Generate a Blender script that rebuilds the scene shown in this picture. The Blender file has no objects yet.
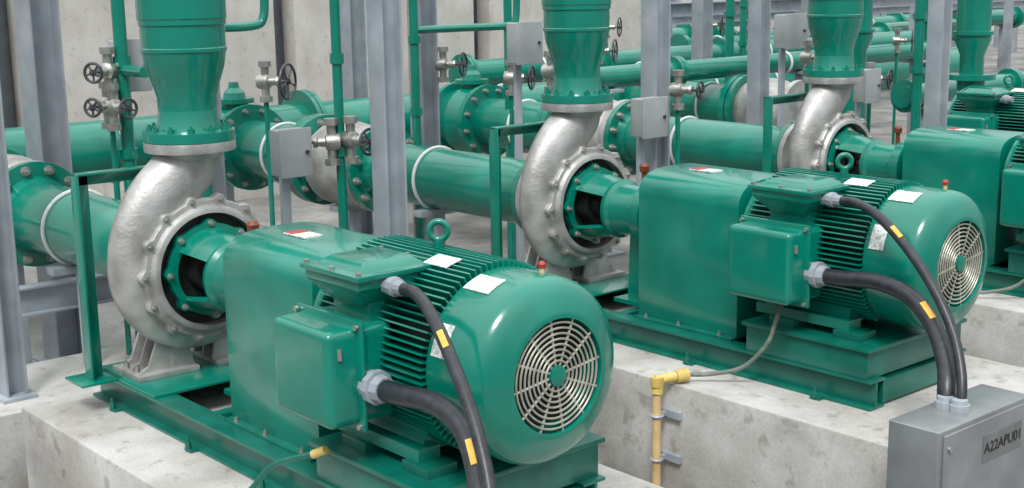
import bpy, bmesh, math, random
from mathutils import Vector, Matrix
random.seed(4)
D1=2.669; SH=1.2; FZ=-.15
scene=bpy.context.scene
# ---------------------------------------------------------------- materials
def newmat(name):
    m=bpy.data.materials.new(name); m.use_nodes=True
    nt=m.node_tree; b=nt.nodes['Principled BSDF']
    return m,nt,b
def noise_mat(name,c1,c2,scale=6,rough=.4,metal=0,bump=0,bscale=60,coat=0,detail=6,rough2=None,lo=.3,hi=.7):
    m,nt,b=newmat(name); N=nt.nodes; Lk=nt.links
    tc=N.new('ShaderNodeTexCoord'); n=N.new('ShaderNodeTexNoise'); n.inputs['Scale'].default_value=scale; n.inputs['Detail'].default_value=detail
    Lk.new(tc.outputs['Object'],n.inputs['Vector'])
    r=N.new('ShaderNodeValToRGB'); r.color_ramp.elements[0].position=lo; r.color_ramp.elements[1].position=hi
    r.color_ramp.elements[0].color=(*c1,1); r.color_ramp.elements[1].color=(*c2,1)
    Lk.new(n.outputs['Fac'],r.inputs['Fac']); Lk.new(r.outputs['Color'],b.inputs['Base Color'])
    b.inputs['Roughness'].default_value=rough; b.inputs['Metallic'].default_value=metal
    if coat: b.inputs['Coat Weight'].default_value=coat; b.inputs['Coat Roughness'].default_value=.07
    if rough2 is not None:
        mr=N.new('ShaderNodeMapRange'); mr.inputs['To Min'].default_value=rough; mr.inputs['To Max'].default_value=rough2
        Lk.new(n.outputs['Fac'],mr.inputs['Value']); Lk.new(mr.outputs['Result'],b.inputs['Roughness'])
    if bump:
        n2=N.new('ShaderNodeTexNoise'); n2.inputs['Scale'].default_value=bscale; n2.inputs['Detail'].default_value=4
        Lk.new(tc.outputs['Object'],n2.inputs['Vector'])
        bp=N.new('ShaderNodeBump'); bp.inputs['Strength'].default_value=bump; bp.inputs['Distance'].default_value=.01
        Lk.new(n2.outputs['Fac'],bp.inputs['Height']); Lk.new(bp.outputs['Normal'],b.inputs['Normal'])
    return m
GREEN=noise_mat('green_enamel',(.0002,.148,.101),(.0005,.198,.140),4,.19,0,.04,22,.4,rough2=.28)
GREEN_D=noise_mat('green_dusty_paint',(.0005,.098,.070),(.004,.150,.108),9,.32,0,.05,40,.15)
FINCORE=noise_mat('fin_gap_painted_shade',(.0004,.022,.016),(.001,.04,.03),9,.6)  # shade between the cooling fins put into this dark green
CAST=noise_mat('cast_silver',(.25,.245,.235),(.50,.495,.48),7,.40,.45,.28,55,0,10,rough2=.54)
STEEL=noise_mat('galvanised_steel',(.28,.31,.345),(.41,.445,.485),5,.5,.2,.03,50)
STEEL2=noise_mat('grey_painted_steel',(.23,.255,.29),(.34,.37,.405),5,.5,.15,.03,50)
BOXG=noise_mat('grey_cabinet_paint',(.29,.305,.31),(.38,.395,.40),6,.45,.1,.02,50)
BOXD=noise_mat('brushed_grey_metal',(.20,.21,.22),(.30,.315,.325),5,.38,.45,.03,50)
BOLT=noise_mat('zinc_bolt',(.33,.32,.29),(.52,.51,.48),20,.35,.8)
DARK=noise_mat('recess_shade_and_lettering',(.006,.008,.008),(.018,.021,.02),10,.6)  # near-black holds the shade of recesses; also colours the lettering
BLACK=noise_mat('black_rubber',(.010,.012,.016),(.03,.033,.04),30,.38,0,.05,80)
WHEEL=noise_mat('handwheel_iron',(.03,.03,.035),(.09,.09,.1),15,.4,.3)
YEL=noise_mat('orange_tag',(.62,.33,.04),(.75,.45,.08),20,.45)
YELC=noise_mat('yellow_fitting',(.55,.38,.09),(.70,.52,.18),20,.45)
CREAM=noise_mat('cream_conduit',(.42,.25,.11),(.74,.55,.30),7,.5,0,.1,40)
WHITE=noise_mat('white_band',(.55,.57,.56),(.68,.70,.69),14,.45)
GRILL=noise_mat('grey_grille_wire',(.28,.28,.23),(.45,.45,.38),20,.4,.3)
COPPER=noise_mat('brown_oiler',(.14,.035,.018),(.26,.075,.035),20,.4,.3)
RED=noise_mat('red_cap',(.30,.02,.02),(.42,.04,.03),20,.4)
LABELM=noise_mat('white_label',(.40,.43,.43),(.72,.74,.72),60,.4,lo=.42,hi=.55)
PLATE=noise_mat('dark_nameplate',(.12,.12,.12),(.17,.17,.17),20,.5)
FLEX=noise_mat('flexible_conduit_grey',(.10,.13,.11),(.2,.23,.19),30,.5)
def concrete(name,c1,c2,c3,sc=1.6,streak=False,stain=.5):
    m,nt,b=newmat(name); N=nt.nodes; Lk=nt.links
    tc=N.new('ShaderNodeTexCoord')
    n=N.new('ShaderNodeTexNoise'); n.inputs['Scale'].default_value=sc; n.inputs['Detail'].default_value=9; n.inputs['Roughness'].default_value=.65
    src=tc.outputs['Object']
    if streak:
        mp=N.new('ShaderNodeMapping'); mp.inputs['Scale'].default_value=(1,1,.3); Lk.new(src,mp.inputs['Vector']); src=mp.outputs['Vector']
    Lk.new(src,n.inputs['Vector'])
    r=N.new('ShaderNodeValToRGB'); e=r.color_ramp.elements; e[0].position=.3; e[1].position=.7; e[0].color=(*c1,1); e[1].color=(*c3,1)
    k=e.new(.5); k.color=(*c2,1)
    Lk.new(n.outputs['Fac'],r.inputs['Fac'])
    def mult(prev,scale,lo,hi,col,fac,detail=3):
        n3=N.new('ShaderNodeTexNoise'); n3.inputs['Scale'].default_value=scale; n3.inputs['Detail'].default_value=detail; Lk.new(tc.outputs['Object'],n3.inputs['Vector'])
        mx=N.new('ShaderNodeMixRGB'); mx.blend_type='MULTIPLY'; mx.inputs['Fac'].default_value=fac
        r3=N.new('ShaderNodeValToRGB'); r3.color_ramp.elements[0].position=lo; r3.color_ramp.elements[1].position=hi; r3.color_ramp.elements[0].color=(*col,1)
        Lk.new(n3.outputs['Fac'],r3.inputs['Fac']); Lk.new(prev,mx.inputs['Color1']); Lk.new(r3.outputs['Color'],mx.inputs['Color2']); return mx.outputs['Color']
    o=mult(r.outputs['Color'],70,.35,.6,(.6,.6,.6),.3)
    o=mult(o,2.3,.36,.58,(.58,.55,.50),stain,10)
    o=mult(o,11,.30,.42,(.5,.47,.42),stain,8)
    Lk.new(o,b.inputs['Base Color']); b.inputs['Roughness'].default_value=.85
    bp=N.new('ShaderNodeBump'); bp.inputs['Strength'].default_value=.35; bp.inputs['Distance'].default_value=.01
    Lk.new(n.outputs['Fac'],bp.inputs['Height']); Lk.new(bp.outputs['Normal'],b.inputs['Normal'])
    return m
CONC=concrete('plinth_concrete',(.33,.32,.305),(.47,.46,.44),(.575,.565,.545),1.8,False,.6)
CFLOOR=concrete('floor_concrete',(.14,.14,.138),(.22,.218,.21),(.32,.315,.305),1.2)
CWALL=concrete('wall_concrete',(.42,.395,.365),(.56,.535,.50),(.66,.64,.60),.8,True,.35)
# ---------------------------------------------------------------- mesh builder
def orth(a):
    a=Vector(a).normalized()
    h=Vector((0,0,1)) if abs(a.z)<.9 else Vector((0,1,0))
    u=a.cross(h).normalized(); v=a.cross(u).normalized()
    return a,u,v
def smooth_path(P,n=8):
    P=[Vector(p) for p in P]; out=[]
    Q=[P[0]*2-P[1]]+P+[P[-1]*2-P[-2]]
    for i in range(1,len(Q)-2):
        for k in range(n):
            t=k/n; a,b,c,d=Q[i-1],Q[i],Q[i+1],Q[i+2]
            out.append(.5*((2*b)+(c-a)*t+(2*a-5*b+4*c-d)*t*t+(3*b-a-3*c+d)*t**3))
    out.append(P[-1]); return out
def smooth_vals(R,n=8):
    return [v.x for v in smooth_path([(r,0,0) for r in R],n)]
class MB:
    def __init__(s): s.v=[]; s.f=[]
    def add(s,v,f):
        o=len(s.v); s.v+= [Vector(x) for x in v]; s.f+=[[i+o for i in q] for q in f]; return s
    def box(s,x0,x1,y0,y1,z0,z1):
        v=[(x,y,z) for x in (x0,x1) for y in (y0,y1) for z in (z0,z1)]
        return s.add(v,[(0,1,3,2),(4,6,7,5),(0,4,5,1),(2,3,7,6),(0,2,6,4),(1,5,7,3)])
    def obox(s,c,ax,ay,az,hx,hy,hz):
        c=Vector(c);ax,ay,az=[Vector(q).normalized() for q in (ax,ay,az)]
        v=[c+ax*hx*i+ay*hy*j+az*hz*k for i in (-1,1) for j in (-1,1) for k in (-1,1)]
        return s.add(v,[(0,1,3,2),(4,6,7,5),(0,4,5,1),(2,3,7,6),(0,2,6,4),(1,5,7,3)])
    def lathe(s,o,axis,prof,seg=32,caps=True,closed=False):
        a,u,v=orth(axis); o=Vector(o); vs=[];fs=[]
        for t,r in prof:
            for i in range(seg):
                w=2*math.pi*i/seg; vs.append(o+a*t+(u*math.cos(w)+v*math.sin(w))*r)
        n=len(prof)
        for j in range(n-1+(1 if closed else 0)):
            j2=(j+1)%n
            for i in range(seg):
                k=(i+1)%seg; fs.append((j*seg+i,j*seg+k,j2*seg+k,j2*seg+i))
        if caps and not closed:
            fs.append(tuple(range(seg))[::-1]); fs.append(tuple((n-1)*seg+i for i in range(seg)))
        return s.add(vs,fs)
    def sector(s,prof,a0,a1,seg=16):
        # closed cross-section profile swept about the shaft (x axis) between two angles
        n=len(prof); vs=[];fs=[]
        for i in range(seg+1):
            a=math.radians(a0+(a1-a0)*i/seg)
            for t,r in prof: vs.append((t,r*math.cos(a),SH+r*math.sin(a)))
        for i in range(seg):
            for j in range(n):
                k=(j+1)%n; fs.append((i*n+j,i*n+k,(i+1)*n+k,(i+1)*n+j))
        fs.append(tuple(range(n))[::-1]); fs.append(tuple(seg*n+j for j in range(n)))
        return s.add(vs,fs)
    def cyl(s,p0,p1,r,seg=20,r1=None):
        p0=Vector(p0);p1=Vector(p1); return s.lathe(p0,p1-p0,[(0,r),((p1-p0).length,r if r1 is None else r1)],seg)
    def tube(s,P,R,seg=16,caps=True,sx=None):
        P=[Vector(p) for p in P]; n=len(P)
        if not hasattr(R,'__len__'): R=[R]*n
        T=[(P[min(i+1,n-1)]-P[max(i-1,0)]).normalized() for i in range(n)]
        _,u,_=orth(T[0]); vs=[];fs=[]
        for i in range(n):
            u=(u-T[i]*u.dot(T[i])).normalized(); w=T[i].cross(u)
            for k in range(seg):
                a=2*math.pi*k/seg; d=(u*math.cos(a)+w*math.sin(a))*R[i]
                if sx: d.x*=sx[i]
                vs.append(P[i]+d)
        for j in range(n-1):
            for i in range(seg):
                k=(i+1)%seg; fs.append((j*seg+i,j*seg+k,(j+1)*seg+k,(j+1)*seg+i))
        if caps: fs.append(tuple(range(seg))[::-1]); fs.append(tuple((n-1)*seg+i for i in range(seg)))
        return s.add(vs,fs)
    def torus(s,c,axis,R,r,seg=36,s2=8,sx=1.0):
        prof=[(r*sx*math.sin(2*math.pi*i/s2),R+r*math.cos(2*math.pi*i/s2)) for i in range(s2)]
        return s.lathe(c,axis,prof,seg,False,True)
    def prism(s,poly,plane,a0,a1):
        def P(p,a):
            return {'X':(a,p[0],p[1]),'Y':(p[0],a,p[1]),'Z':(p[0],p[1],a)}[plane]
        n=len(poly); v=[P(p,a0) for p in poly]+[P(p,a1) for p in poly]
        return s.add(v,[tuple(range(n))[::-1],tuple(range(n,2*n))]+[(i,(i+1)%n,(i+1)%n+n,i+n) for i in range(n)])
    def hexbolt(s,c,axis,r=.018,h=.02):
        a,_,_=orth(axis); c=Vector(c)
        s.lathe(c,axis,[(0,r*1.25),(.004,r*1.25)],12); s.lathe(c,axis,[(.004,r),(.004+h,r)],6)
        s.lathe(c+a*(.004+h),axis,[(0,r*.5),(h*.7,r*.5)],8); return s
    def obj(s,name,mat,loc=(0,0,0),parent=None,bevel=0,ang=38,label=None,bseg=2):
        me=bpy.data.meshes.new(name); L=Vector(loc)
        me.from_pydata([tuple(p-L) for p in s.v],[],s.f)
        bm=bmesh.new(); bm.from_mesh(me); bmesh.ops.recalc_face_normals(bm,faces=bm.faces)
        if bevel:
            ed=[e for e in bm.edges if len(e.link_faces)==2 and e.calc_face_angle(0)>math.radians(50)]
            bmesh.ops.bevel(bm,geom=ed,offset=bevel,segments=bseg,profile=.6,affect='EDGES',clamp_overlap=True)
        bm.to_mesh(me); bm.free()
        me.shade_smooth()
        try: me.set_sharp_from_angle(angle=math.radians(ang))
        except Exception: pass
        me.materials.append(mat)
        o=bpy.data.objects.new(name,me); scene.collection.objects.link(o)
        if parent: o.parent=parent
        else: o.location=L
        if label: o['label']=label
        return o
def thing(name,loc,label,cat,group=None,kind=None):
    o=bpy.data.objects.new(name,None); o.empty_display_size=.1; scene.collection.objects.link(o); o.location=loc
    o['label']=label;o['category']=cat
    if group:o['group']=group
    return o
def tag(o,label,cat,group=None,kind=None):
    if label:o['label']=label
    if cat:o['category']=cat
    if group:o['group']=group
    if kind:o['kind']=kind
    return o
def copy_tree(o,off=None,parent=None):
    c=o.copy(); scene.collection.objects.link(c)
    if parent is not None: c.parent=parent
    if off is not None: c.location=o.location+Vector(off)
    for ch in list(o.children): copy_tree(ch,None,c)
    return c
def repeat_bolts(root,loc,pts,axis,r=.016,h=.018,name='bolt',mat=None):
    L=Vector(loc)
    base=MB().hexbolt((0,0,0),axis,r,h).obj(name,mat or BOLT,(0,0,0),root)
    base.location=Vector(pts[0])-L
    for p in pts[1:]:
        c=base.copy(); scene.collection.objects.link(c); c.parent=root; c.location=Vector(p)-L
def circ(c,axis,R,n,ph=0):
    a,u,v=orth(axis); c=Vector(c)
    return [c+(u*math.cos(2*math.pi*i/n+ph)+v*math.sin(2*math.pi*i/n+ph))*R for i in range(n)]
X=(1,0,0);Y=(0,1,0);Z=(0,0,1)
units=[]   # things of one pump line
# ---------------------------------------------------------------- plinth
pl=MB().box(-.50,3.0,-.78,.80,FZ,.5).obj('concrete_plinth',CONC,(1.2,0,0),None,.015)
tag(pl,'stained pale concrete plinth carrying a pump and motor set','plinth','concrete pump plinths'); units.append(pl)
# ---------------------------------------------------------------- base frame
bl=(1.1,0,.5)
bf=thing('pump_base_frame',bl,'green painted channel steel base frame bolted to the concrete plinth','base frame','green pump base frames')
def channel(mb,x0,x1,yo,yi,z0,z1,t=.014):
    s=1 if yo>yi else -1
    mb.box(x0,x1,*sorted((yo,yi)),z1-t,z1); mb.box(x0,x1,*sorted((yo,yi)),z0,z0+t)
    yw=yo-s*.045; mb.box(x0,x1,*sorted((yw,yw-s*t)),z0+t,z1-t)
for yo,yi in ((-.43,-.31),(.43,.31)):
    m=MB(); channel(m,-.42,2.5,yo,yi,.5,.65); m.obj('side_rail',GREEN_D,bl,bf,.002)
for x in (-.40,.62,1.62,2.42):
    MB().box(x,x+.07,-.31,.31,.515,.635).obj('cross_member',GREEN_D,bl,bf,.003)
MB().box(-.38,.30,-.425,.425,.65,.662).obj('pump_plate',GREEN,bl,bf,.002)
m=MB().box(1.72,2.47,-.42,.42,.65,.80); m.box(1.70,2.49,-.44,.44,.79,.81); m.obj('motor_platform',GREEN_D,bl,bf,.004)
for x in (1.82,2.22):
    for y0 in (-.36,.22): MB().box(x,x+.16,y0,y0+.14,.81,.85).obj('motor_packing_block',GREEN_D,bl,bf,.004)
for x in (-.1,.7,1.35,2.2):
    for y in (-.47,.47):
        MB().box(x-.03,x+.03,min(y,y*.9),max(y,y*.9),.5,.515).obj('anchor_clip',GREEN_D,bl,bf,.002)
repeat_bolts(bf,bl,[(x,y,.515) for x in (-.1,.7,1.35,2.2) for y in (-.465,.465)],Z,.014,.03,'anchor_bolt',GREEN_D)
units.append(bf)
# ---------------------------------------------------------------- pump
pLoc=(0,0,.662)
def make_pump(castmat,label):
    pu=thing('centrifugal_pump',pLoc,label,'pump','centrifugal pumps')
    th=[68,40,10,-20,-50,-80,-110,-140,-170,-200]
    Rr=[.29,.295,.30,.30,.30,.30,.30,.305,.31,.315]
    rr=[.06,.085,.098,.105,.112,.122,.135,.148,.162,.172]
    pts=[(0,Rr[i]*math.cos(math.radians(t)),SH+Rr[i]*math.sin(math.radians(t))) for i,t in enumerate(th)]
    pts+=[(0,-.25,SH+.24),(0,-.185,SH+.35),(0,-.09,SH+.445),(0,-.02,SH+.515),(0,0,SH+.575)]
    rr+=[.172,.166,.158,.152,.15]
    sx=[.95,.9,.85,.8,.75,.70,.67,.64,.61,.60,.62,.70,.82,.94,1]
    m=MB().tube(smooth_path(pts,6),smooth_vals(rr,6),30,True,smooth_vals(sx,6))
    m.lathe((0,0,SH),X,[(-.15,.08),(-.15,.26),(-.06,.33),(.06,.34),(.09,.32),(.09,.10)],48)
    m.obj('volute_casing',castmat,pLoc,pu,0,50)
    # bolted scalloped rim
    n=168; nl=14; v=[];f=[]
    prof=[(.085,0),(.128,0),(.136,-.006),(.138,-.03),(.162,-.042),(.165,-.05)]
    for t,dr in prof:
        for i in range(n):
            a=2*math.pi*i/n; lob=max(0,math.cos(nl*a))**1.3*.026*(1 if t<.137 else 0)
            rr_=.352+dr+lob
            v.append((t,rr_*math.cos(a),SH+rr_*math.sin(a)))
    for t in (.165,.085):
        for i in range(n):
            a=2*math.pi*i/n; v.append((t,.284*math.cos(a),SH+.284*math.sin(a)))
    K=len(prof)+2
    for j in range(K):
        j2=(j+1)%K
        for i in range(n): k=(i+1)%n; f.append((j*n+i,j*n+k,j2*n+k,j2*n+i))
    MB().add(v,f).obj('bolted_rim',castmat,pLoc,pu,0,40)
    repeat_bolts(pu,pLoc,[(.138,.350*math.cos(2*math.pi*i/nl),SH+.350*math.sin(2*math.pi*i/nl)) for i in range(nl)],X,.0115,.010,'rim_bolt',BOLT)
    # discharge flange
    m=MB().lathe((0,0,0),Z,[(1.74,.150),(1.78,.170),(1.785,.225),(1.835,.225),(1.835,.12)],40)
    m.obj('discharge_flange',castmat,pLoc,pu,.004)
    # splayed ribbed feet
    for sgn in (-1,1):
        ft=[(sgn*a,b) for a,b in ((.36,.662),(.05,.662),(.05,.69),(.10,.90),(.22,.92),(.30,.72),(.36,.69))]
        m=MB()
        for x0 in (-.22,-.12,-.02): m.prism(ft,'X',x0,x0+.018)
        m.box(-.26,.05,*sorted((sgn*.05,sgn*.38)),.662,.69)
        m.box(-.22,0,*sorted((sgn*.16,sgn*.18)),.68,.90)
        m.obj('casing_foot',castmat,pLoc,pu,.003)
        repeat_bolts(pu,pLoc,[(x,sgn*.345,.69) for x in (-.17,-.05)],Z,.014,.02,'foot_bolt',BOLT)
    # back suction nozzle
    MB().lathe((0,0,SH),X,[(-.30,.16),(-.30,.27),(-.255,.27),(-.25,.19),(-.12,.2)],36).obj('suction_flange',castmat,pLoc,pu)
    # near-black gland with the opening's shade painted in, green bracket flange, lantern with side windows, bearing housing
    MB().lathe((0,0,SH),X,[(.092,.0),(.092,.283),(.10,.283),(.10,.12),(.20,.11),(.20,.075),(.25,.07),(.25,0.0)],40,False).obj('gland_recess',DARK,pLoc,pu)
    n=120; nl=8; v=[];f=[]
    for t,ro in ((.115,1),(.165,1)):
        for i in range(n):
            a=2*math.pi*i/n; R_=.232+max(0,math.cos(nl*a))**2*.024
            v.append((t,R_*math.cos(a),SH+R_*math.sin(a)))
    for t in (.165,.115):
        for i in range(n):
            a=2*math.pi*i/n; v.append((t,.192*math.cos(a),SH+.192*math.sin(a)))
    for j in range(4):
        j2=(j+1)%4
        for i in range(n): k=(i+1)%n; f.append((j*n+i,j*n+k,j2*n+k,j2*n+i))
    MB().add(v,f).obj('bracket_flange',GREEN,pLoc,pu,0,30)
    repeat_bolts(pu,pLoc,[(.165,.234*math.cos(2*math.pi*i/nl),SH+.234*math.sin(2*math.pi*i/nl)) for i in range(nl)],X,.013,.014,'bracket_bolt',BOLT)
    MB().lathe((0,0,SH),X,[(.1,.03),(.30,.03),(.30,.045),(.34,.045),(.34,.03),(.95,.03)],18).obj('shaft',BOLT,pLoc,pu)
    m=MB()
    bell=[(.15,.212),(.22,.205),(.32,.185),(.40,.165),(.40,.140),(.32,.155),(.22,.178),(.15,.190)]
    m.sector(bell,38,148); m.sector(bell,218,322)
    m.lathe((0,0,SH),X,[(.36,.04),(.36,.150),(.375,.172),(.41,.18),(.43,.158),(.62,.152),(.63,.19),(.70,.19),(.705,.18),(.71,.12),(.76,.10),(.76,.04)],44)
    m.prism([(.50,.662),(.64,.662),(.62,1.06),(.52,1.06)],'Y',-.06,.06); m.box(.46,.68,-.14,.14,.65,.675)
    m.obj('bearing_housing',GREEN,pLoc,pu,0,35)
    repeat_bolts(pu,pLoc,circ((.63,0,SH),(-1,0,0),.172,6,.3),(-1,0,0),.011,.012,'housing_bolt',GREEN)
    MB().cyl((.58,.0,SH+.14),(.58,0,SH+.25),.016,14).lathe((.58,0,SH+.245),Z,[(0,.028),(.035,.031),(.05,.018)],14).obj('oiler',COPPER,pLoc,pu)
    return pu
pump=make_pump(CAST,'cast silver volute pump with green bearing bracket on a green base')
units.append(pump)
# ---------------------------------------------------------------- guard
gL=(1.18,0,.65)
gd=thing('coupling_guard',gL,'tall green sheet metal guard with rounded top beside the pump','coupling guard','green coupling guards')
def gprof(w,top,zs,n=16):
    P=[(-w,.66),(-w,zs)]
    for i in range(1,n):
        a=math.pi-math.pi*i/n; c,s_=math.cos(a),math.sin(a)
        P.append((w*math.copysign(abs(c)**.68,c),zs+(top-zs)*s_**.75))
    P+=[(w,zs),(w,.66)]; return P
MB().prism(gprof(.30,1.512,1.37),'X',.82,1.555).obj('guard_shell',GREEN,gL,gd,.006,40)
MB().box(.82,1.55,-.34,.34,.65,.662).obj('guard_foot_flange',GREEN_D,gL,gd,.002)
lb=MB().obox((1.12,-.06,1.514),(1,0,0),(0,1,0),(0,0,1),.085,.048,.003).obj('warning_label',LABELM,gL,gd,label='white warning label')
MB().obox((1.07,-.06,1.518),(1,0,0),(0,1,0),(0,0,1),.028,.042,.002).obj('red_field',RED,gL,lb)
repeat_bolts(gd,gL,[(x,-.32,.662) for x in (.9,1.15,1.45)],Z,.01,.012)
units.append(gd)
# ---------------------------------------------------------------- motor
mL=(2.1,0,.85)
mo=thing('electric_motor',mL,'green finned electric motor with round fan grille and side terminal box','electric motor','green electric motors')
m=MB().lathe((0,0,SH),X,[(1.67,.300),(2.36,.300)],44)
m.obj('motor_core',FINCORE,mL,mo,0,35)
m=MB().lathe((0,0,SH),X,[(1.57,.06),(1.57,.29),(1.60,.345),(1.625,.352),(1.635,.34),(1.635,.2)],44)
m.box(1.72,2.3,-.34,-.24,.85,.90); m.box(1.72,2.3,.24,.34,.85,.90)
m.prism([(-.30,.87),(-.16,.87),(-.16,.95),(-.24,1.0)],'X',1.74,2.26); m.prism([(.30,.87),(.16,.87),(.16,.95),(.24,1.0)],'X',1.74,2.26)
m.obj('end_shield_and_feet',GREEN,mL,mo,0,35)
m=MB(); nf=84
for i in range(nf):
    a=2*math.pi*i/nf; dz=math.sin(a)
    if dz<-.86: continue
    d=Vector((0,math.cos(a),math.sin(a))); tg=Vector((0,-math.sin(a),math.cos(a)))
    m.obox(Vector((2.01,0,SH))+d*.334,X,tg,d,.362,.0036,.038)
m.obj('cooling_fins',GREEN,mL,mo,0,35)
MB().lathe((0,0,SH),X,[(2.37,.33),(2.37,.348),(2.385,.352),(2.585,.352),(2.615,.348),(2.640,.337),(2.660,.316),(2.674,.290),(2.687,.260),(2.696,.236),(2.70,.224),(2.70,.213),(2.68,.210),(2.64,.21),(2.6,.2)],80,False).obj('fan_cover',GREEN,mL,mo,0,50)
MB().lathe((0,0,SH),X,[(2.61,0),(2.61,.212)],40,False).obj('fan_shade_disc',DARK,mL,mo)  # flat disc, its colour stands in for the shade behind the grille
m=MB()
for i,R in enumerate((.056,.076,.096,.116,.136,.156,.176,.196)): m.torus((2.69,0,SH),X,R,.0042,56,6)
for p in circ((2.684,0,SH),X,1,12,.13):
    d=(p-Vector((2.684,0,SH))); m.cyl(Vector((2.686,0,SH))+d*.04,Vector((2.686,0,SH))+d*.212,.0055,6)
m.obj('fan_grille',GRILL,mL,mo)
MB().lathe((0,0,SH),X,[(2.67,.02),(2.67,.042),(2.70,.038),(2.705,.02)],24).obj('grille_hub',GREEN,mL,mo)
# terminal box
tb=MB().box(1.73,2.12,-.60,-.30,.985,1.355).obj('terminal_box',GREEN,mL,mo,.035,60,None,4)
def subpart(mb,name,mat,par,**k):
    return mb.obj(name,mat,mL,par,**k)
subpart(MB().box(1.705,2.145,-.47,-.45,.96,1.38),'box_lid_flange',GREEN,tb,bevel=.008)
for x in (1.722,2.128):
    for z in (.98,1.36): subpart(MB().cyl((x,-.472,z),(x,-.485,z),.011,10),'lid_screw',BOLT,tb)
subpart(MB().lathe((2.13,-.42,1.13),X,[(-.02,.058),(.02,.058),(.02,.066),(.05,.066),(.05,.052),(.09,.048)],10),'cable_gland',STEEL2,tb,ang=30)
subpart(MB().cyl((2.125,-.55,1.25),(2.125,-.55,1.29),.010,8),'drain_plug',BOLT,tb)
def frustum(mb,b,t):
    (x0,x1,y0,y1,z0)=b;(X0,X1,Y0,Y1,z1)=t
    mb.add([(x0,y0,z0),(x1,y0,z0),(x1,y1,z0),(x0,y1,z0),(X0,Y0,z1),(X1,Y0,z1),(X1,Y1,z1),(X0,Y1,z1)],[(3,2,1,0),(4,5,6,7),(0,1,5,4),(1,2,6,5),(2,3,7,6),(3,0,4,7)])
m=MB()
m.box(1.82,2.06,-.37,-.1,1.34,1.42)
frustum(m,(1.84,2.04,-.38,-.12,1.40),(1.77,2.13,-.46,-.10,1.49)); m.box(1.77,2.13,-.46,-.10,1.49,1.525)
frustum(m,(1.80,2.10,-.43,-.13,1.545),(1.84,2.06,-.39,-.17,1.578))
ab=m.obj('auxiliary_terminal_box',GREEN,mL,mo,.005,35)
MB().box(1.755,2.145,-.475,-.085,1.527,1.547).obj('auxiliary_lid',GREEN,mL,ab,.004)
for x in (1.775,1.95,2.125):
    for y in (-.455,-.105): MB().cyl((x,y,1.547),(x,y,1.560),.011,8).obj('lid_screw',BOLT,mL,ab)
MB().lathe((2.13,-.33,1.497),X,[(-.02,.032),(.03,.032),(.03,.038),(.055,.038),(.06,.028),(.1,.027)],10).obj('small_cable_gland',STEEL2,mL,ab,0,30)
# eyebolt
m=MB().cyl((1.99,.02,1.53),(1.99,.02,1.60),.022,12); m.torus((1.99,.02,1.635),(.7,-.7,0),.036,.013,28,10); m.obj('lifting_eye',GREEN,mL,mo)
def curved_plate(name,x0,x1,a0,a1,R,mat):
    m=MB(); n=6; v=[];f=[]
    for i in range(n+1):
        a=math.radians(a0+(a1-a0)*i/n)
        for xx in (x0,x1):
            for rr in (R,R+.004): v.append((xx,rr*math.cos(a),SH+rr*math.sin(a)))
    for i in range(n):
        o=i*4; f+=[(o+1,o+3,o+7,o+5),(o,o+4,o+6,o+2),(o,o+1,o+5,o+4),(o+2,o+6,o+7,o+3)]
    f+=[(0,2,3,1),(n*4,n*4+1,n*4+3,n*4+2)]
    m.add(v,f).obj(name,mat,mL,mo,0,50)
curved_plate('nameplate',2.39,2.53,106,121,.353,LABELM)
curved_plate('warning_plate',2.40,2.48,146,166,.353,LABELM)
curved_plate('small_nameplate',2.10,2.24,100,112,.373,LABELM)
m=MB().cyl((2.56,.05,1.53),(2.56,.05,1.57),.010,10); m.obj('grease_nipple',CREAM,mL,mo)
MB().lathe((2.56,.05,1.57),Z,[(0,.014),(.014,.016),(.024,.008)],12).obj('grease_cap',RED,mL,mo)
units.append(mo)
# ---------------------------------------------------------------- cables
cp=[(2.20,-.42,1.13),(2.32,-.42,1.135),(2.50,-.42,1.15),(2.70,-.45,1.12),(2.88,-.53,1.03),(3.01,-.63,.90),(3.07,-.71,.80),(3.09,-.75,.66)]
c1L=(2.20,-.42,.85)
def side_tag(sp,i,R,loc,par,hl,hw):
    T=(sp[i+1]-sp[i-1]).normalized(); d=Vector((.62,-.62,.45)); d=(d-T*d.dot(T)).normalized(); b=T.cross(d)
    MB().obox(sp[i]+d*(R+.001),T,b,d,hl,hw,.003).obj('orange_tag',YEL,loc,par,.001)
cb=thing('power_cable',c1L,'thick black power cable arching from the motor terminal box','cable','thick power cables')
MB().tube(smooth_path(cp,8),.040,18).obj('cable_sheath',BLACK,c1L,cb)
side_tag(smooth_path(cp,8),30,.040,c1L,cb,.055,.014)
units.append(cb)
cp2=[(2.22,-.33,1.497),(2.33,-.35,1.50),(2.50,-.41,1.46),(2.70,-.48,1.35),(2.88,-.54,1.20),(3.02,-.60,1.04),(3.11,-.67,.90),(3.15,-.72,.79),(3.16,-.75,.66)]
cc=thing('control_cable',c1L,'slim black cable arching from the upper motor box','cable','slim motor cables')
MB().tube(smooth_path(cp2,8),.0235,14).obj('cable_sheath',BLACK,c1L,cc)
side_tag(smooth_path(cp2,8),21,.0235,c1L,cc,.04,.011)
units.append(cc)
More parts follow.
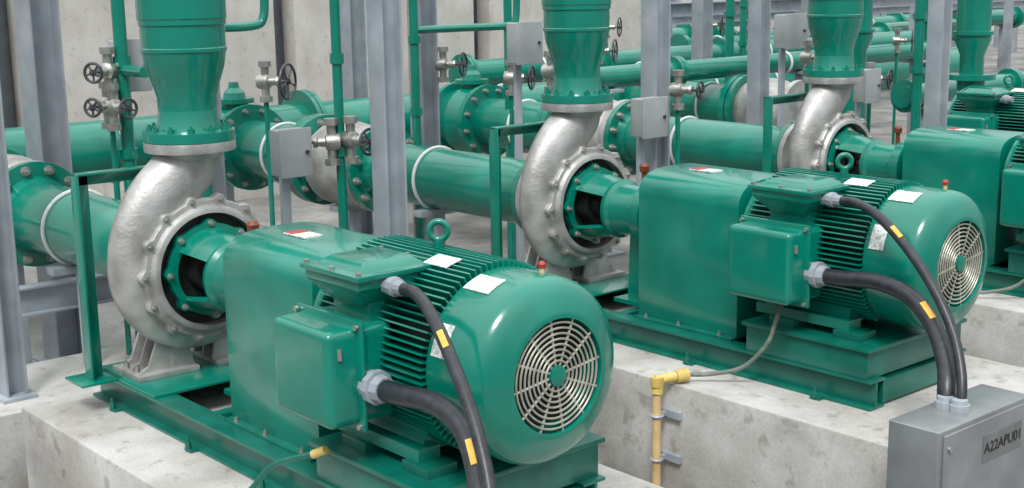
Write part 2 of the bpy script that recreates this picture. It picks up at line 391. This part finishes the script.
# ---------------------------------------------------------------- discharge pipe
dL=(0,0,1.835)
dp=thing('discharge_pipe',dL,'green vertical discharge pipe with flange and widening reducer','pipe','green discharge pipes')
MB().lathe((0,0,0),Z,[(1.837,.10),(1.837,.225),(1.885,.225),(1.89,.165),(1.93,.15),(1.99,.143)],44).obj('pipe_flange',GREEN,dL,dp,0,30)
MB().lathe((0,0,0),Z,[(1.985,.143),(2.05,.145),(2.12,.165),(2.20,.192),(2.27,.204),(2.275,.21),(2.29,.21),(2.295,.205),(2.40,.205),(2.405,.212),(2.43,.212),(2.435,.216),(3.6,.216)],44).obj('reducer_pipe',GREEN,dL,dp,0,30)
repeat_bolts(dp,dL,circ((0,0,1.885),Z,.192,12,.1),Z,.017,.018,'flange_bolt',GREEN)
units.append(dp)
# ---------------------------------------------------------------- suction pipe
sL=(-1.2,0,.9)
su=thing('suction_pipe',sL,'large green horizontal suction pipe with bolted flange','pipe','green suction pipes')
MB().lathe((0,0,SH),X,[(-2.08,.215),(-1.1,.215),(-.55,.215),(-.42,.19),(-.35,.19),(-.345,.27),(-.305,.27),(-.305,.1)],40).obj('pipe_body',GREEN,sL,su,0,30)
MB().lathe((0,0,SH),X,[(-2.13,.10),(-2.13,.33),(-2.08,.33),(-2.08,.24),(-2.0,.217)],40).obj('pipe_flange',GREEN,sL,su,0,30)
repeat_bolts(su,sL,circ((-2.08,0,SH),X,.285,12,.2),X,.025,.03,'flange_bolt',BOLT)
MB().torus((-1.45,0,SH),X,.222,.013,36,8).obj('white_clamp',WHITE,sL,su,label='white pipe clamp band')
units.append(su)
ps=thing('pipe_support',(-1.45,0,FZ),'grey steel saddle support under a suction pipe','pipe support','pipe saddle supports')
m=MB().box(-1.50,-1.40,-.2,.2,.94,.985); m.box(-1.47,-1.43,-.04,.04,FZ+.02,.95); m.box(-1.55,-1.35,-.12,.12,FZ,FZ+.02); m.obj('stand',STEEL,(-1.45,0,FZ),ps,.003); units.append(ps)
ps2=copy_tree(ps,(-1.08,0,-.09)); units.append(ps2)
eL=(-2.5,0,.9)
ex=thing('expansion_joint',eL,'silver bulging expansion joint between green pipe flanges','expansion joint','silver expansion joints')
MB().lathe((0,0,SH),X,[(-2.88,.24),(-2.84,.27),(-2.72,.325),(-2.55,.335),(-2.40,.32),(-2.26,.27),(-2.20,.235),(-2.20,.22)],40,True).obj('bulged_shell',CAST,eL,ex,0,50)
MB().lathe((0,0,SH),X,[(-2.20,.1),(-2.20,.33),(-2.135,.33),(-2.135,.1)],36).obj('end_flange',CAST,eL,ex)
MB().lathe((0,0,SH),X,[(-2.95,.1),(-2.95,.36),(-2.88,.36),(-2.88,.1)],36).obj('end_flange',GREEN,eL,ex)
repeat_bolts(ex,eL,circ((-2.88,0,SH),X,.31,12,.2),X,.022,.03,'flange_bolt',BOLT)
units.append(ex)
vL=(-4.0,0,.8)
gv=thing('suction_valve_line',vL,'green flanged pipe run with gate valve joining the header','valve','green valve lines')
m=MB().lathe((0,0,SH),X,[(-4.92,.24),(-4.62,.24),(-4.60,.37),(-4.54,.37),(-4.535,.30),(-4.33,.36),(-4.12,.30),(-4.115,.37),(-4.05,.37),(-4.04,.24),(-3.02,.24),(-3.01,.36),(-2.955,.36),(-2.955,.1)],36)
m.cyl((-4.33,0,1.4),(-4.33,0,1.60),.12,20); m.cyl((-4.33,0,1.57),(-4.33,0,1.61),.17,20); m.lathe((-4.33,0,1.61),Z,[(0,.10),(.05,.09),(.09,.05),(.14,.04)],18)
m.obj('valve_body',GREEN,vL,gv,0,30)
repeat_bolts(gv,vL,circ((-4.05,0,SH),X,.32,12,.2),X,.022,.03,'flange_bolt',BOLT)
MB().torus((-3.5,0,SH),X,.247,.014,36,8).obj('white_clamp',WHITE,vL,gv)
units.append(gv)
# ---------------------------------------------------------------- pipe bracket frame
kL=(-.19,-.50,.65)
bk=thing('pipe_bracket_frame',kL,'green angle steel frame standing beside the pump casing','bracket','green bracket frames')
m=MB().box(-.23,-.15,-.536,-.524,.662,1.70); m.box(-.23,-.218,-.524,-.45,.662,1.70); m.obj('angle_post',GREEN,kL,bk,.002)
m=MB().box(-.23,-.165,-.536,.12,1.688,1.70); m.box(-.23,-.218,-.536,.12,1.635,1.688); m.obj('angle_arm',GREEN,kL,bk,.002)
MB().box(-.32,-.10,-.61,-.39,.650,.662).obj('foot_plate',GREEN,kL,bk,.002)
units.append(bk)
# ---------------------------------------------------------------- repeats
for k in (1,2):
    for u in units: copy_tree(u,(0,k*D1,0))
# fourth line: only a finned motor set stands here, nearer the pipework
for u in (pl,bf,mo): copy_tree(u,(-2.05,3*D1,0))
for u in (ex,gv): copy_tree(u,(-.15 if u is ex else 0,3*D1,0))
# ---------------------------------------------------------------- columns
def hcol(x,y,w,d,mat,z0=FZ,z1=5.2,label='light grey steel column standing between the pumps',t=.014,group='grey steel columns'):
    L=(x,y,z0); r=thing('steel_column',L,label,'column',group)
    P=[(x-w/2,y-d/2),(x+w/2,y-d/2),(x+w/2,y-d/2+t),(x+t/2,y-d/2+t),(x+t/2,y+d/2-t),(x+w/2,y+d/2-t),(x+w/2,y+d/2),(x-w/2,y+d/2),(x-w/2,y+d/2-t),(x-t/2,y+d/2-t),(x-t/2,y-d/2+t),(x-w/2,y-d/2+t)]
    MB().prism(P,'Z',z0+.02,z1).obj('column_section',mat,L,r,.002)
    MB().box(x-w*.8,x+w*.8,y-d*.8,y+d*.8,z0,z0+.02).obj('base_plate',mat,L,r,.002)
    return r
hcol(-.28,1.41,.145,.145,STEEL); hcol(-.52,3.94,.15,.15,STEEL); hcol(-.10,6.93,.14,.14,STEEL)
hcol(-1.15,-.58,.14,.12,STEEL,.36)
hcol(-2.5,3.36,.17,.17,STEEL2); hcol(-2.0,6.94,.15,.15,STEEL2); hcol(-3.4,.62,.28,.22,STEEL2); hcol(-5.9,5.0,.2,.2,STEEL2)
hcol(-3.4,1.9,.2,.16,STEEL2)
for x,y in ((-5.9,10.6),(-5.9,13.5),(-5.9,17.5),(-8.2,16),(-8.2,19.5),(-3.9,11.3)): hcol(x,y,.2,.2,STEEL2)
# ---------------------------------------------------------------- headers & background pipes
def ypipe(x,z,r,y0,y1,label,fl=(),bands=(),mat=GREEN):
    L=(x,(y0+y1)/2,z); o=thing('header_pipe',L,label,'pipe','background green pipes')
    MB().lathe((x,y0,z),Y,[(0,r),(y1-y0,r)],32).obj('pipe_body',mat,L,o)
    for f in fl:
        MB().lathe((x,f,z),Y,[(-.05,r),(-.05,r*1.45),(-.005,r*1.45),(-.004,r*1.35),(.004,r*1.35),(.005,r*1.45),(.05,r*1.45),(.05,r)],32,False).obj('pipe_flange',mat,L,o,0,30)
    for b in bands: MB().torus((x,b,z),Y,r+.006,.016,32,8).obj('white_clamp',WHITE,L,o)
    return o
ypipe(-5.2,1.15,.28,-2,16,'large green header pipe running behind the pumps',(3.9,9.2,12),(1.9,6.5,9.8,11))
ypipe(-7.2,1.40,.18,7.5,18,'green header pipe along the concrete wall',(7.55,10,12.5,15),(8.8,13.5))
ypipe(-3.3,1.62,.11,5.9,12,'slim green pipe with white clamp bands',(5.95,7.2,),(6.7,9.0))
ypipe(-1.9,1.30,.12,9.2,14,'slim green pipe with paired flanges',(9.3,10.4,11.4),())
def stand(x,y,ztop,w=.12):
    L=(x,y,FZ); o=thing('pipe_stand',L,'grey steel stand carrying a header pipe','pipe support','grey pipe stands')
    m=MB().box(x-w/2,x+w/2,y-w/2,y+w/2,FZ+.02,ztop-.03); m.box(x-.16,x+.16,y-.1,y+.1,ztop-.03,ztop); m.box(x-.14,x+.14,y-.14,y+.14,FZ,FZ+.02)
    m.obj('stand',STEEL2,L,o,.003)
for y in (-1,3,7,11,15): stand(-5.2,y,.87)
for y in (8,11.5,16): stand(-7.2,y,1.22)
for y in (6.2,9.3,11.6): stand(-3.3,y,1.51,.08)
for y in (9.6,12): stand(-1.9,y,1.18,.08)
# ---------------------------------------------------------------- vertical risers
def riser(x,y,r,z0,z1,label,extra=None):
    L=(x,y,z0); o=thing('riser_pipe',L,label,'pipe','slim green riser pipes')
    m=MB().cyl((x,y,z0),(x,y,z1),r,16)
    m.obj('pipe_run',GREEN,L,o,0,30)
    for z in (z0+.9,z0+1.75,z0+2.3): MB().cyl((x,y,z-.03),(x,y,z+.03),r*1.4,8).obj('pipe_coupling',GREEN,L,o,0,30)
    if extra: MB().tube(smooth_path(extra,5),r*.85,12).obj('side_branch',GREEN,L,o,0,30)
    return o
riser(-.62,1.30,.03,FZ,5,'slim green vertical riser pipe beside a column')
riser(-2.2,3.05,.035,FZ,5,'slim green vertical riser pipe beside a column',[(-2.2,3.05,2.22),(-2.2,3.5,2.22),(-2.2,4.0,2.22),(-2.2,4.08,2.26),(-2.2,4.1,2.5)])
riser(-1.5,.36,.04,FZ,5,'slim green vertical riser pipe with side branch',[(-1.5,.36,2.1),(-1.2,.36,2.1)])
riser(-3.6,5.2,.04,FZ,5,'slim green vertical riser pipe beside a column')
riser(-1.6,9.0,.05,FZ,5,'slim green vertical riser pipe beside a column')
riser(-2.8,1.55,.04,FZ,5,'slim green vertical riser pipe with side branch',[(-2.8,1.55,2.28),(-2.8,2.0,2.28),(-2.8,2.1,2.34),(-2.8,2.12,2.5)])
for x,y in ((-4.0,8.9),(-6.6,12.3),(-8,17.5)): riser(x,y,.05,FZ,5,'slim green vertical riser pipe beside a column')
# ---------------------------------------------------------------- valves with handwheels
def valve(x,y,z,ax,R=.07,leg=False,label='small valve with dark spoked handwheel on a slim pipe'):
    L=(x,y,FZ if leg else z); o=thing('handwheel_valve',L,label,'valve','small handwheel valves')
    a,u,v=orth(ax); c=Vector((x,y,z))
    m=MB().lathe(c,ax,[(-.05,.03),(-.05,.05),(-.02,.055),(.03,.05),(.04,.03),(.08,.025),(.09,.035),(.11,.03)],16)
    m.cyl(c-v*.12,c+v*.12,.028,14); m.cyl(c-v*.14,c-v*.10,.045,8); m.cyl(c+v*.10,c+v*.14,.045,8); m.obj('valve_body',BOLT,L,o,0,30)
    if leg: MB().cyl((x,y,FZ),(x,y,z-.1),.018,10).obj('standpipe',GREEN,L,o,0,30)
    h=c+a*.17
    m=MB().cyl(c+a*.1,h+a*.02,.010,8); m.torus(h,ax,R,.009,28,8); m.lathe(h,ax,[(-.012,.02),(.012,.02)],12)
    for p in circ(h,ax,R,5,.3): m.cyl(h,p,.006,6)
    m.obj('handwheel',WHEEL,L,o)
    return o
valve(-.55,1.33,1.67,(.9,.1,0),.075)
valve(-.62,1.24,1.66,(-.5,-.85,0),.05)
valve(-2.0,1.62,1.93,(.8,.5,0),.12,True)
valve(-1.5,.27,2.10,(.6,-.8,0),.055,True); valve(-1.5,.25,1.90,(.6,-.8,0),.05); valve(-1.45,.26,1.89,(.9,.1,0),.055)
valve(-2.4,3.48,1.93,(.8,.5,0),.09); valve(-2.0,3.85,1.82,(.8,.5,0),.09,True)
valve(-.66,3.05,1.97,(.9,.3,0),.08,True); valve(-.34,3.98,1.80,(.9,.3,0),.06,True)
valve(-.66,5.9,1.92,(.9,.3,0),.08,True); valve(-.6,6.7,1.7,(.9,.3,0),.08,True)
for x,y,z in ((-4.4,7.2,1.8),(-4.4,9.8,1.75),(-6.3,9.2,1.95),(-6.3,11.2,1.9),(-6.3,13.2,1.9),(-2.9,10.6,1.8)): valve(x,y,z,(.8,.5,0),.12,True)
# ---------------------------------------------------------------- instrument boxes on posts
def ibox(x,y,z,w=.2,h=.27,d=.12,label='grey instrument box mounted on a slim post',z0=FZ):
    L=(x,y,z0); o=thing('instrument_box',L,label,'junction box','grey instrument boxes')
    MB().box(x-d/2,x+d/2,y-w/2,y+w/2,z-h/2,z+h/2).obj('enclosure',BOXG,L,o,.008,60)
    MB().box(x+d/2,x+d/2+.012,y-w/2-.008,y+w/2+.008,z-h/2-.008,z+h/2+.008).obj('door',BOXG,L,o,.004,60)
    MB().cyl((x+d/2+.012,y+w*.36,z),(x+d/2+.025,y+w*.36,z),.012,10).obj('door_lock',WHEEL,L,o)
    m=MB()
    m.box(x-.03-d/2,x-d/2,y-.03,y+.03,z0+.015,z); m.box(x-.09-d/2,x+.06-d/2,y-.08,y+.08,z0,z0+.015)
    m.obj('mounting_post',STEEL,L,o,.003); return o
ibox(-.67,.98,1.62); ibox(-1.5,3.55,2.12,w=.24,h=.3); ibox(-.42,3.76,1.62,w=.24); ibox(-1.0,6.1,2.12,w=.28,h=.28); ibox(-.5,6.50,1.66,w=.2); ibox(-1.62,.46,2.12,w=.2,h=.3)
ibox(-4.6,11.9,1.7,w=.3,h=.35)
# ---------------------------------------------------------------- low steel & curb
o=thing('steel_rail_beam',(-1.9,-.2,FZ),'pale grey horizontal steel beam low behind the pump','steel beam')
m=MB(); m.box(-1.95,-1.85,-2.6,1.0,.62,.635); m.box(-1.95,-1.85,-2.6,1.0,.785,.80); m.box(-1.905,-1.895,-2.6,1.0,.635,.785)
for y in (-1.6,-.3,.9): m.box(-1.94,-1.86,y-.04,y+.04,FZ,.62)
m.obj('beam_section',STEEL,(-1.9,-.2,FZ),o,.002)
tag(MB().box(-1.75,-.85,-3.2,.5,FZ,.36).obj('concrete_curb',CONC,(-1.3,-1.2,0),None,.012),'low pale concrete curb behind the pump plinth','concrete curb')
# ---------------------------------------------------------------- big grey junction cabinet at the plinth end
cL=(3.15,1.95,FZ)
cab=thing('cable_junction_cabinet',cL,'grey metal cable cabinet with dark lettered nameplate beside the plinth','junction box')
MB().box(3.02,3.26,1.60,2.34,FZ,.74).obj('cabinet_body',BOXD,cL,cab,.006,60)
MB().box(3.26,3.272,1.63,2.31,FZ+.02,.72).obj('cabinet_door',BOXD,cL,cab,.003,60)
for z in (.15,.66): MB().cyl((3.272,1.66,z),(3.283,1.66,z),.012,10).obj('door_screw',BOLT,cL,cab)
npl=MB().box(3.272,3.276,1.93,2.25,.53,.65).obj('nameplate',PLATE,cL,cab)
cu=bpy.data.curves.new('lettering','FONT'); cu.body='A22APU01'; cu.size=.068; cu.extrude=.001; cu.align_x='CENTER'; cu.align_y='CENTER'
tmp=bpy.data.objects.new('tmp',cu); scene.collection.objects.link(tmp)
dg=bpy.context.evaluated_depsgraph_get(); me=bpy.data.meshes.new_from_object(tmp.evaluated_get(dg)); bpy.data.objects.remove(tmp)
to=bpy.data.objects.new('lettering',me); scene.collection.objects.link(to); me.materials.clear(); me.materials.append(DARK); to.parent=npl
to.rotation_euler=(math.pi/2,0,math.pi/2); to.location=Vector((3.2775,2.09,.59))-Vector(cL)
for (x,y) in ((3.09,2.669-.75),(3.16,2.669-.75)):
    MB().lathe((x,y,.74),Z,[(0,.045),(.03,.045),(.03,.036),(.05,.034)],10).obj('cable_gland',STEEL,cL,cab,0,30)
# ---------------------------------------------------------------- yellow conduit on plinth 2
yL=(1.50,1.80,FZ)
yc=thing('yellow_conduit',yL,'cream yellow conduit clamped to the plinth face','conduit')
MB().tube(smooth_path([(1.50,1.80,FZ),(1.50,1.80,.2),(1.50,1.80,.42),(1.50,1.81,.50)],5),.024,14).obj('conduit_pipe',CREAM,yL,yc)
m=MB().cyl((1.50,1.80,.46),(1.50,1.81,.52),.032,12); m.cyl((1.49,1.80,.53),(1.56,1.95,.545),.027,12); m.cyl((1.50,1.80,.50),(1.50,1.80,.55),.034,10); m.cyl((1.545,1.90,.54),(1.57,1.96,.545),.034,10)
m.obj('conduit_elbow',YELC,yL,yc)
for z in (.10,.34):
    m=MB().box(1.44,1.60,1.865,1.889,z-.02,z+.02); m.box(1.49,1.51,1.825,1.87,z-.012,z+.012); m.torus((1.50,1.80,z),Z,.03,.008,18,6); m.obj('conduit_clamp',STEEL,yL,yc)
fx=[(1.57,1.96,.545),(1.66,2.05,.55),(1.80,2.13,.60),(1.92,2.17,.74),(1.95,2.2,.86),(1.93,2.28,.95)]
fc=MB().tube(smooth_path(fx,8),.012,10).obj('flexible_conduit',FLEX,(1.57,1.96,.55)); tag(fc,'thin grey flexible conduit running from the yellow elbow to the motor','conduit','thin flexible conduits')
g=copy_tree(fc,(.05,D1,0))
hL=(1.45,-.66,.5)
fx=[(1.83,-.50,.80),(1.72,-.53,.76),(1.60,-.56,.70),(1.52,-.60,.60),(1.45,-.66,.515)]
fc=thing('drain_hose',hL,'thin green hose with yellow fitting below the terminal box','hose')
MB().tube(smooth_path(fx,8),.013,10).obj('hose',GREEN_D,hL,fc)
MB().cyl((1.83,-.50,.80),(1.89,-.48,.83),.018,10).obj('yellow_fitting',YELC,hL,fc)
# ---------------------------------------------------------------- setting
tag(MB().box(-40,8,-8,60,FZ-.1,FZ).obj('floor',CFLOOR,(0,0,0)),None,None,None,'structure')
for i,(y0,y1) in enumerate(((-6,2.35),(2.6,5.9),(6.2,9.2),(9.5,12.8))):
    tag(MB().box(-9.3,-9.0,y0,y1,FZ,6).obj('wall_back' if i==0 else 'wall_back_%d'%i,CWALL,(-9,(y0+y1)/2,0),None,.01),None,None,None,'structure')
tag(MB().box(-9.6,-9.4,-6,12.6,FZ,6).obj('wall_rear',STEEL2,(-9.5,3,0),None,.01),None,None,None,'structure')
tag(MB().box(-26,-25.6,-6,55,FZ,3.4).obj('wall_far',CWALL,(-25.8,20,0)),None,None,None,'structure')
for i,(y0,y1) in enumerate(((14.2,17.2),(19,21.5),(24,28))):
    tag(MB().box(-15.4,-15.1,y0,y1,FZ,2.15).obj('wall_low_%d'%(i+1),CWALL,(-15,(y0+y1)/2,0),None,.01),None,None,None,'structure')
for i,(x,z) in enumerate(((-9.8,2.0),(-10.6,2.3),(-12,1.75),(-14,2.35),(-17,1.8))):
    o=thing('overhead_beam',(x,25,FZ),'grey steel beam spanning distant plant structure','steel beam','distant steel beams')
    m=MB().box(x-.1,x+.1,13.8,44,z-.12,z-.10); m.box(x-.1,x+.1,13.8,44,z+.10,z+.12); m.box(x-.01,x+.01,13.8,44,z-.1,z+.1)
    for y in range(15,44,4): m.box(x-.08,x+.08,y-.08,y+.08,FZ,z-.12)
    m.obj('beam_frame',STEEL if i%2 else STEEL2,(x,25,FZ),o)
for x,z,r,y0,y1 in ((-9.4,1.35,.18,14,20),(-11.3,1.25,.22,17.5,26),(-13,1.3,.22,14,19),(-13.2,1.3,.22,22,32),(-19,1.4,.3,20,42)):
    ypipe(x,z,r,y0,y1,'distant green pipe run between steel frames',(y0+.05,y0+1.8,y0+4.2,y1-.05),(y0+1,y0+3))
    for y in (y0+.6,y1-.6): stand(x,y,z-r)
# vertical pipes at right rear
for (x,y) in ((-2.6,9.35),(-3.6,12.4),(-8.7,15.2),(-10.2,19.5),(-12.6,23),(-1.2,9.35)):
    L=(x,y,FZ); o=thing('vertical_valve_pipe',L,'green vertical pipe with flanges behind the pumps','pipe','green vertical valve pipes')
    MB().lathe((x,y,0),Z,[(FZ,.14),(1.5,.14),(1.505,.24),(1.56,.24),(1.565,.12),(1.75,.12),(1.9,.18),(1.95,.18),(1.955,.2),(1.99,.2),(1.995,.17),(5,.17)],28).obj('pipe_body',GREEN,L,o,0,30)
# ---------------------------------------------------------------- camera
f,yaw,pitch,roll=1332.7837,.7103,.1976,.017
F=Vector((-math.cos(yaw)*math.cos(pitch), math.sin(yaw)*math.cos(pitch), -math.sin(pitch)))
R=Vector((math.sin(yaw), math.cos(yaw),0)); Dn=F.cross(R)
c,s=math.cos(roll),math.sin(roll); R,Dn=c*R+s*Dn,-s*R+c*Dn
cam=bpy.data.cameras.new('camera'); cam.sensor_width=36; cam.sensor_fit='HORIZONTAL'; cam.lens=f/1024*36; cam.clip_end=200
co=bpy.data.objects.new('camera',cam); scene.collection.objects.link(co)
M=Matrix((( R.x,-Dn.x,-F.x,6.0701),(R.y,-Dn.y,-F.y,-3.1105),(R.z,-Dn.z,-F.z,2.6041),(0,0,0,1)))
co.matrix_world=M; scene.camera=co
# ---------------------------------------------------------------- light
w=bpy.data.worlds.new('overcast_sky'); scene.world=w; w.use_nodes=True; nt=w.node_tree; bg=nt.nodes['Background']
tc=nt.nodes.new('ShaderNodeTexCoord'); sx=nt.nodes.new('ShaderNodeSeparateXYZ'); rp=nt.nodes.new('ShaderNodeValToRGB')
nt.links.new(tc.outputs['Generated'],sx.inputs[0]); nt.links.new(sx.outputs['Z'],rp.inputs['Fac']); nt.links.new(rp.outputs['Color'],bg.inputs['Color'])
rp.color_ramp.elements[0].color=(.14,.15,.165,1); rp.color_ramp.elements[1].color=(.96,.99,1,1); rp.color_ramp.elements[1].position=.8
bg.inputs['Strength'].default_value=1.85
sl=bpy.data.lights.new('sun','SUN'); sl.energy=2.7; sl.angle=math.radians(15); sl.color=(1,1,.99)
so=bpy.data.objects.new('sun',sl); scene.collection.objects.link(so); so.rotation_euler=(math.radians(34),math.radians(16),math.radians(20))
scene.view_settings.view_transform='Standard'; scene.view_settings.look='None'
